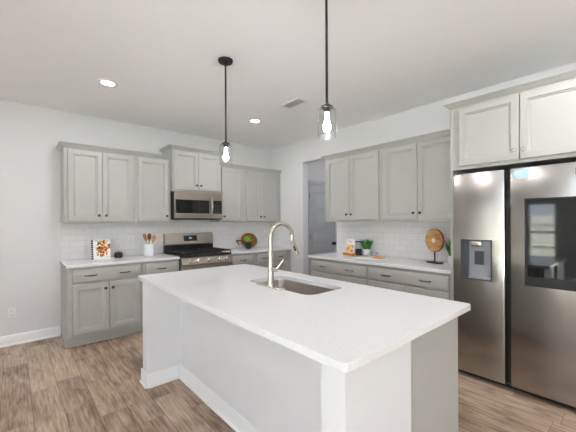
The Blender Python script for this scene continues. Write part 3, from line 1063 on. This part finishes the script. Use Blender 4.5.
# ------------------------------------------------------------------ ceiling fittings
def downlight(label, x, y, watts=4.5, group='recessed ceiling lights'):
    t = thing('recessed_light', label, 'ceiling light', (x, y, CEIL), 0, group)
    obj('trim_ring', MB().lathe([(.095, -.0005), (.094, -.006), (.072, -.009), (.060, -.003), (.060, -.0005)], (0, 0, 0), 32, closed=True), M['white_plastic'], t)
    obj('lens', MB().lathe([(.0595, -.0005), (.0595, -.003), (.02, -.003), (.004, -.003)], (0, 0, 0), 24), M['lens'], t)
    ld_ = bpy.data.lights.new('downlight_glow', 'AREA')
    ld_.shape = 'DISK'
    ld_.size = .11
    ld_.energy = watts
    ld_.color = (0.94, 0.96, 1.0)
    lo = bpy.data.objects.new('downlight_glow', ld_)
    lo.location = (0, 0, -.012)
    lo.parent = t
    col.objects.link(lo)


downlight('round recessed ceiling light left of the far pendant, above the cookbook counter', -2.957, -1.24)
downlight('round recessed ceiling light between the far pendant and the ceiling vent', -1.184, -1.216)
for dx_, dy_, dl in ((-4.73, -1.24, 'added unseen ceiling light in the left corner of the room'), (-4.73, -5.9, 'added unseen ceiling light left of the viewer'),
                     (-1.184, -4.7, 'added unseen ceiling light in front of the fridge'),
                     (-4.73, -7.2, 'added unseen ceiling light by the rear window'), (-2.957, -7.2, 'added unseen ceiling light behind the viewer'),
                     (-1.184, -7.2, 'added unseen ceiling light in the rear right corner')):
    downlight(dl, dx_, dy_, 3.5 if dx_ < -4 else (8.0 if dy_ > -5 else 2.5))  # unseen lamps added to brighten counters, cabinets and ceiling
downlight('added unseen ceiling light inside the passage', .75, -1.75, 1.8)  # unseen lamp added to lighten the passage door
t = thing('ceiling_vent', 'small white rectangular ceiling vent beyond the near pendant', 'vent', (-1.21, -2.035, CEIL), 0)
mb = MB()
for x0, x1, y0, y1 in ((-.085, -.06, -.16, .16), (.06, .085, -.16, .16), (-.06, .06, -.16, -.135), (-.06, .06, .135, .16)):
    mb.box(x0, x1, y0, y1, -.008, -.0005, .001)
obj('frame', mb, M['white_plastic'], t)
obj('backing', MB().box(-.06, .06, -.135, .135, -.002, -.0005), M['greyplastic'], t)
mb = MB()
for i in range(9):
    x = -.052 + i * .013
    mb.prism([(x - .004, -.007), (x - .003, -.008), (x + .005, -.003), (x + .004, -.002)], 'Y', -.134, .134)
obj('louvres', mb, M['white_plastic'], t)


# ------------------------------------------------------------------ outlets
def outlet(label, x, y, z, w=.072, h=.118):
    t = thing('wall_outlet', label, 'outlet', (x, y, z), 0, 'white wall outlets')
    obj('plate', MB().box(-w / 2, w / 2, -.006, -.0004, -h / 2, h / 2, .002), M['white_plastic'], t)
    for s in (-1, 1):
        so = obj('socket', MB().loft([[(p[0], -.0062, p[1] + s * .0205) for p in rounded_rect(-.0165, .0165, -.014, .014, .011, 4)],
                                      [(p[0], -.0085, p[1] + s * .0205) for p in rounded_rect(-.0165, .0165, -.014, .014, .011, 4)]], True, True, 0, False), M['white_plastic'], t)
        sl = MB()
        for dx in (-.006, .006):
            sl.box(dx - .0012, dx + .0012, -.0091, -.0086, s * .0205 - .002, s * .0205 + .008)
        sl.box(-.002, .002, -.0091, -.0086, s * .0205 - .009, s * .0205 - .005)
        obj('slot', sl, M['gap'], so)


outlet('white double outlet low on the wall left of the cabinets', -3.679, 0, .36)
outlet('white double outlet on the tile between cookbook and crock', -2.435, -.010, 1.13)

# ------------------------------------------------------------------ things on the back counter
CT = .9145


def disc_xz(mb, cx, cz, r, y, mi, sy=1.0, n=9, rot=0.0, th=.0006):
    pts = []
    for i in range(n):
        a = 2 * PI * i / n
        px, pz = r * math.cos(a), r * sy * math.sin(a)
        pts.append((cx + px * math.cos(rot) - pz * math.sin(rot), cz + px * math.sin(rot) + pz * math.cos(rot)))
    mb.loft([[(p[0], y, p[1]) for p in pts], [(p[0], y - th, p[1]) for p in pts]], True, True, mi, False)


# cookbook leaning back on the tile
t = thing('cookbook', 'spiral-bound cookbook with a salad photo, standing on the left counter', 'book', (-2.832, -.230, CT), math.radians(-3))
tilt = Matrix.Rotation(math.radians(-12), 4, 'X')
def tl(mb): return mb.transform(tilt)
obj('pages', tl(MB().box(-.088, .097, .003, .016, .002, .248, .001)), M['paper'], t)
obj('cover', tl(MB().box(-.09, .10, -.001, .002, .0, .252, .0005)), M['white_plastic'], t)
mb = MB()
rnd = random.Random(4)
cols = [0, 0, 1, 1, 2, 3, 4, 4, 5, 5]
for i in range(110):
    a = rnd.random() * 2 * PI; q = math.sqrt(rnd.random()) * .090
    px, pz = .012 + q * math.cos(a) * .92, .135 + q * math.sin(a) * 1.06
    disc_xz(mb, px, pz, rnd.uniform(.011, .022), -.0012 - i * .00002, rnd.choice(cols), rnd.uniform(.5, 1), 8, rnd.random() * 3, .0005)
obj('cover_photo', tl(mb), [M['red'], M['orange'], M['yellow'], M['leaf'], M['olive'], M['paper']], t)
mb = MB()
for i, (x0, x1) in enumerate(((-.06, -.035), (-.02, .005), (.03, .05), (.06, .085))):
    mb.box(x0, x1, -.0022, -.0012, .226, .236)
mb.box(.05, .09, -.0022, -.0012, .022, .028)
obj('title_print', tl(mb), M['greyplastic'], t)
for i in range(9):
    z = .016 + i * .0275
    obj('binding_ring', tl(MB().box(-.104, -.084, -.005, .020, z - .009, z + .009, .004)), M['black'], t)

# squat black pot
t = thing('sugar_pot', 'squat black lidded pot between the cookbook and the crock', 'pot', (-2.632, -.190, CT))
obj('bowl', MB().lathe([(.034, 0), (.044, .005), (.050, .024), (.0505, .044), (.047, .060), (.041, .068)], (0, 0, 0), 24), M['black'], t)
obj('lid', MB().lathe([(.042, .0685), (.038, .073), (.020, .075), (.005, .076), (.004, .086), (.006, .090), (.003, .093)], (0, 0, 0), 20), M['black'], t)

# crock and its tools
CRX, CRY = -2.268, -.255
o = obj('utensil_crock', MB().lathe([(.050, 0), (.058, .004), (.060, .02), (.052, .16), (.050, .164), (.047, .160), (.054, .02), (.048, .008), (.01, .008)], (0, 0, 0), 28), M['white_ceramic'], None, (CRX, CRY, CT))
tag(o, 'white ceramic crock holding wooden tools, left of the range', 'crock')


def paddle(name, label, base, top, kind, matx, rot):
    base, top = Vector(base), Vector(top)
    d = (top - base); L = d.length
    mb = MB()
    rr = lambda s: None
    hl = L - .10
    rings = []
    prof = {'spatula': [(0, .006, .004), (hl * .98, .007, .004), (hl, .010, .0035), (hl + .015, .030, .003), (hl + .055, .039, .003), (hl + .09, .036, .0025), (L, .026, .002)],
            'spoon': [(0, .006, .005), (hl * .98, .0065, .005), (hl + .005, .018, .005), (hl + .025, .030, .006), (hl + .055, .036, .006), (hl + .082, .028, .005), (L, .010, .003)]}[kind]
    for z, a, b_ in prof:
        rings.append([(a * math.cos(2 * PI * k / 12), b_ * math.sin(2 * PI * k / 12), z) for k in range(12)])
    mb.loft(rings, True, True)
    o = obj(name, mb, matx, None, None)
    q = d.to_track_quat('Z', 'Y')
    o.rotation_mode = 'QUATERNION'
    o.rotation_quaternion = q @ Euler((0, 0, rot)).to_quaternion()
    o.location = base
    return tag(o, label, 'kitchen tool', 'wooden tools in the crock')


paddle('wooden_spatula', 'brown wooden spatula leaning left out of the crock', (CRX + .002, CRY - .022, CT + .012), (CRX - .072, CRY - .022, CT + .305), 'spatula', M['wood_mid'], 0.3)
paddle('wooden_spoon', 'dark wooden spoon standing in the middle of the crock', (CRX - .006, CRY + .022, CT + .012), (CRX + .014, CRY + .032, CT + .31), 'spoon', M['wood_dark'], 1.5)
paddle('wooden_spoon', 'pale wooden spoon leaning right out of the crock', (CRX - .004, CRY + .000, CT + .012), (CRX + .076, CRY + .000, CT + .285), 'spoon', M['wood_light'], 0.6)

# oval serving board leaning on the tile, plant in front
t = thing('serving_board', 'oval reddish-brown wooden board leaning on the tile right of the range', 'board', (-.505, -.085, CT + .0005))
oval = [(.172 * math.cos(2 * PI * i / 36), .132 + .132 * math.sin(2 * PI * i / 36)) for i in range(36)]
tb = Matrix.Rotation(math.radians(-14), 4, 'X')
mb = MB().loft([[(p[0] * .985, -.018, .132 + (p[1] - .132) * .985) for p in oval], [(p[0], -.015, p[1]) for p in oval], [(p[0], -.003, p[1]) for p in oval], [(p[0] * .985, 0, .132 + (p[1] - .132) * .985) for p in oval]], True, True)
obj('board', mb.transform(tb), M['wood_red'], t)
mb = MB().box(-.27, -.165, -.015, -.003, .118, .146, .005, seg=2)
obj('handle', mb.transform(tb), M['wood_red'], t)
mb = MB().tube([(-.25, -.016, .140), (-.268, -.020, .134), (-.264, -.020, .105), (-.245, -.022, .075), (-.228, -.022, .060), (-.238, -.022, .085), (-.252, -.016, .118)], .005, 8)
o = obj('strap', mb.transform(tb), M['leather'], t); o['label'] = 'brown leather hanging loop'


def leaf_blade(mb, p0, p1, w, mi=0, bend=.02, n=5):
    p0, p1 = Vector(p0), Vector(p1)
    d = p1 - p0
    side = d.cross(Vector((0, 0, 1)))
    if side.length < 1e-5: side = Vector((1, 0, 0))
    side.normalize()
    nrm = side.cross(d).normalized()
    rings = []
    for i in range(n + 1):
        s = i / n
        c = p0 + d * s + nrm * bend * math.sin(PI * s)
        ww = w * (math.sin(PI * (.12 + .86 * s)) ** .8)
        rings.append([c - side * ww, c + nrm * .0012, c + side * ww, c - nrm * .0012])
    mb.loft(rings, True, True, mi, True)


t = thing('potted_plant', 'lime-green plant in a black pot in front of the oval board', 'plant', (-.645, -.25, CT), 0, 'small potted plants')
obj('pot', MB().lathe([(.042, 0), (.050, .105), (.051, .110), (.046, .110), (.041, .085)], (0, 0, 0), 20, cap=True), M['black'], t)
mb = MB(); rnd = random.Random(11)
for i in range(60):
    a = rnd.random() * 2 * PI; q = rnd.uniform(.25, 1)
    b0 = Vector((.028 * math.cos(a), .028 * math.sin(a), .098))
    tip = Vector((.135 * q * math.cos(a), .10 * q * math.sin(a), .135 + .105 * (1 - q * .55) * rnd.uniform(.5, 1.3)))
    leaf_blade(mb, b0.lerp(tip, .35), tip, rnd.uniform(.013, .021), rnd.choice((0, 0, 0, 1)), .012)
    if i % 3 == 0: mb.tube([b0, b0.lerp(tip, .5)], .002, 5, 1)
obj('leaves', mb, [M['leaf_lime'], M['leaf']], t)
obj('soil', MB().lathe([(.040, .0865), (.040, .094), (.003, .096)], (0, 0, 0), 14), M['soil'], t)

# ------------------------------------------------------------------ things on the right counter
# recipe card on a small wooden ledge
t = thing('recipe_card', 'upright white recipe card with a pancake photo on an amber wooden ledge', 'card', (-.215, -2.060, CT), RB - .25)
obj('ledge', MB().box(-.10, .10, -.05, .02, 0, .032, .004), M['amberwood'], t)
tl2 = Matrix.Translation((0, -.012, .033)) @ Matrix.Rotation(math.radians(-8), 4, 'X')
obj('card', MB().box(-.088, .088, 0, .006, 0, .185, .001).transform(tl2), M['paper'], t)
mb = MB(); rnd = random.Random(3)
for i in range(52):
    disc_xz(mb, rnd.uniform(-.070, .070), rnd.uniform(.016, .108), rnd.uniform(.010, .017), -.0006 - i * .00002, rnd.choice((0, 0, 0, 1, 1, 2)), rnd.uniform(.4, .9), 8, rnd.uniform(-.4, .4), .0005)
obj('card_photo', mb.transform(tl2), [M['yellow'], M['orange'], M['olive']], t)
mb = MB()
disc_xz(mb, -.022, .156, .016, -.0006, 0, .35, 8, -.5, .0006); disc_xz(mb, .022, .148, .013, -.0006, 0, .4, 8, .4, .0006)
obj('card_print', mb.transform(tl2), M['olive'], t)

t = thing('canister', 'white rectangular canister with a flat black lid behind the black mug', 'canister', (-.053, -2.072, CT), RB)
obj('jar', MB().box(-.058, .058, -.034, .034, 0, .170, .006, seg=2), M['white_ceramic'], t)
obj('lid', MB().box(-.061, .061, -.037, .037, .1705, .182, .003), M['black'], t)

t = thing('mug', 'small black mug between the recipe card and the grass plant', 'mug', (-.150, -2.150, CT))
obj('cup', MB().lathe([(.034, 0), (.038, .004), (.039, .084), (.037, .086), (.035, .083), (.034, .008), (.003, .008)], (0, 0, 0), 24), M['black'], t)
obj('handle', MB().tube([(-.036, 0, .070), (-.054, 0, .072), (-.062, 0, .056), (-.060, 0, .036), (-.048, 0, .020), (-.036, 0, .020)], .006, 8), M['black'], t)

t = thing('potted_plant', 'bright green grass plant in a white pot on the right counter', 'plant', (-.080, -2.235, CT), 0, 'small potted plants')
obj('pot', MB().lathe([(.040, 0), (.046, .004), (.054, .082), (.052, .085), (.048, .081), (.043, .067)], (0, 0, 0), 22), M['white_ceramic'], t)
obj('soil', MB().lathe([(.043, .0675), (.044, .074), (.003, .076)], (0, 0, 0), 14), M['soil'], t)
mb = MB(); rnd = random.Random(5)
for i in range(110):
    a = rnd.random() * 2 * PI; q = math.sqrt(rnd.random())
    b0 = (.038 * q * math.cos(a), .038 * q * math.sin(a), .073)
    tip = (.10 * q * math.cos(a), .10 * q * math.sin(a), rnd.uniform(.19, .235) - .02 * q)
    leaf_blade(mb, b0, tip, .0055, rnd.choice((0, 0, 1)), .006, 4)
o = obj('grass', mb, [M['leaf'], M['leaf_dark']], t)

# open magazine lying on the counter, whisk above it
t = thing('open_book', 'open book with an orange photo lying flat on the right counter', 'book', (-.300, -2.44, CT), RB + .12)
mb = MB()
for s in (-1, 1):
    pr_ = [(0, .003), (s * .012, .010), (s * .05, .014), (s * .13, .010), (s * .175, .005), (s * .175, .0), (0, 0)]
    if s < 0: pr_ = pr_[::-1]
    mb.loft([[(p[0], -.115, p[1]) for p in pr_], [(p[0], .115, p[1]) for p in pr_]], True, True, 0, False)
obj('pages', mb, M['paper'], t)
def page_patch(x0, x1, y0, y1):
    f = lambda x: (.0025 + (.014 - .010) * 0 + (.014 if abs(x) <= .05 else .014 - (abs(x) - .05) / .08 * .004 if abs(x) <= .13 else .010 - (abs(x) - .13) / .045 * .005)) - .0015
    xs = [x0 + (x1 - x0) * i / 6 for i in range(7)]
    return MB().loft([[(x, y0, f(x)), (x, y1, f(x)), (x, y1, f(x) + .0004), (x, y0, f(x) + .0004)] for x in xs], True, True, 0, False)
obj('page_photo', page_patch(.045, .168, -.10, .10), M['orange'], t)
obj('page_tint', page_patch(-.165, -.06, -.02, .10), M['peach'], t)

t = thing('whisk', 'thin grey wire whisk lying behind the open book', 'whisk', (-.158, -2.315, CT), RB)
obj('handle', MB().tube([(-.08, -.008, .0105), (-.02, -.008, .0105), (.0, -.008, .022)], [.008, .008, .005], 10), M['wire'], t)
for k in range(3):
    pts = []
    for i in range(17):
        q = 2 * PI * i / 16
        px = .075 - .075 * math.cos(q); pw = .042 * math.sin(q) * math.sin(PI * px / .15) ** .3 if 0 < px < .15 else 0
        a = PI * k / 3 + .5
        pts.append((px, -.008 + pw * math.cos(a), .052 - .03 * (1 - px / .15) + pw * math.sin(a) * .85))
    obj('wire_loop', MB().tube(pts, .0016, 6), M['wire'], t)

# carved disc on a stand
t = thing('disc_ornament', 'round carved wooden disc ornament on a black stand on the right counter', 'ornament', (-.20, -3.192, CT), RB - .40)
obj('base', MB().box(-.082, .082, -.04, .04, 0, .014, .002), M['black'], t)
obj('post', MB().box(-.006, .006, -.006, .006, .0145, .125, .001), M['black'], t)
R1, CZ = .124, .247
mb = MB().lathe([(.026, -.018), (.030, -.021), (.055, -.019), (.095, -.021), (R1 - .006, -.019), (R1, -.013), (R1, .013), (R1 - .006, .018), (.095, .020), (.055, .018), (.030, .020), (.026, .017)], (0, 0, CZ), 40, axis='Y', closed=True)
obj('disc', mb, M['wood_disc'], t)
mb = MB().lathe([(.0255, -.020), (.0255, .019), (.020, .021), (.008, .019), (.008, -.019), (.020, -.024)], (0, 0, CZ), 24, axis='Y', closed=True)
obj('rim', MB().lathe([(R1 + .0003, -.0125), (R1 + .002, -.011), (R1 + .002, .011), (R1 + .0003, .0125)], (0, 0, CZ), 40, axis='Y', closed=True), M['wood_dark'], t)
o = obj('centre_ring', mb, M['white_ceramic'], t)
obj('centre_band', MB().lathe([(.026, -.0185), (.034, -.0245), (.036, -.0215), (.028, -.0180)], (0, 0, CZ), 28, axis='Y', closed=True), M['wood_dark'], t)

t = thing('potted_plant', 'leafy green plant in a white pot half hidden by the fridge panel', 'plant', (-.14, -3.345, CT), 0, 'small potted plants')
obj('pot', MB().lathe([(.034, 0), (.040, .004), (.046, .085), (.044, .088), (.041, .084), (.038, .068)], (0, 0, 0), 20), M['white_ceramic'], t)
obj('soil', MB().lathe([(.0385, .069), (.039, .076), (.003, .078)], (0, 0, 0), 14), M['soil'], t)
mb = MB(); rnd = random.Random(8)
for i in range(20):
    a = 2 * PI * i / 20 + rnd.uniform(-.1, .1); q = rnd.uniform(.3, 1)
    b0 = (.02 * math.cos(a), .02 * math.sin(a), .076)
    tip = (.10 * q * math.cos(a), .10 * q * math.sin(a), rnd.uniform(.19, .30) - .05 * q)
    leaf_blade(mb, b0, tip, .017, rnd.choice((0, 1)), .015)
obj('leaves', mb, [M['leaf'], M['leaf_dark']], t)

# ------------------------------------------------------------------ outside the windows
struct('bounce_ground_left', MB().box(-11.5, XW - .2, -14, 6, -.25, -.12), M['patio'], None, 'pale patio added outside the left windows to bounce light in', 'patio')  # unseen ground added to throw sunlight up onto the ceiling
struct('bounce_ground_rear', MB().box(XW - .199, 4, -14, YF - .2, -.25, -.12), M['patio'], None, 'pale patio added outside the rear window to bounce light in', 'patio')  # same added light bounce, rear side
struct('trim_7', MB().box(-30, -11.501, -30, 12, -.27, -.15), M['lawn'], None, 'lawn outside the windows', 'lawn')
mb = MB()
for i in range(70):
    mb.box(-14.03, -14.0, -14 + i * .26, -14 + i * .26 + .22, -.15, 1.55)
mb.box(-13.995, -13.95, -14, 4.2, .3, .4).box(-13.995, -13.95, -14, 4.2, 1.2, 1.3)
tag(obj('garden_fence', mb, M['fence']), 'grey wooden garden fence beyond the lawn', 'fence')
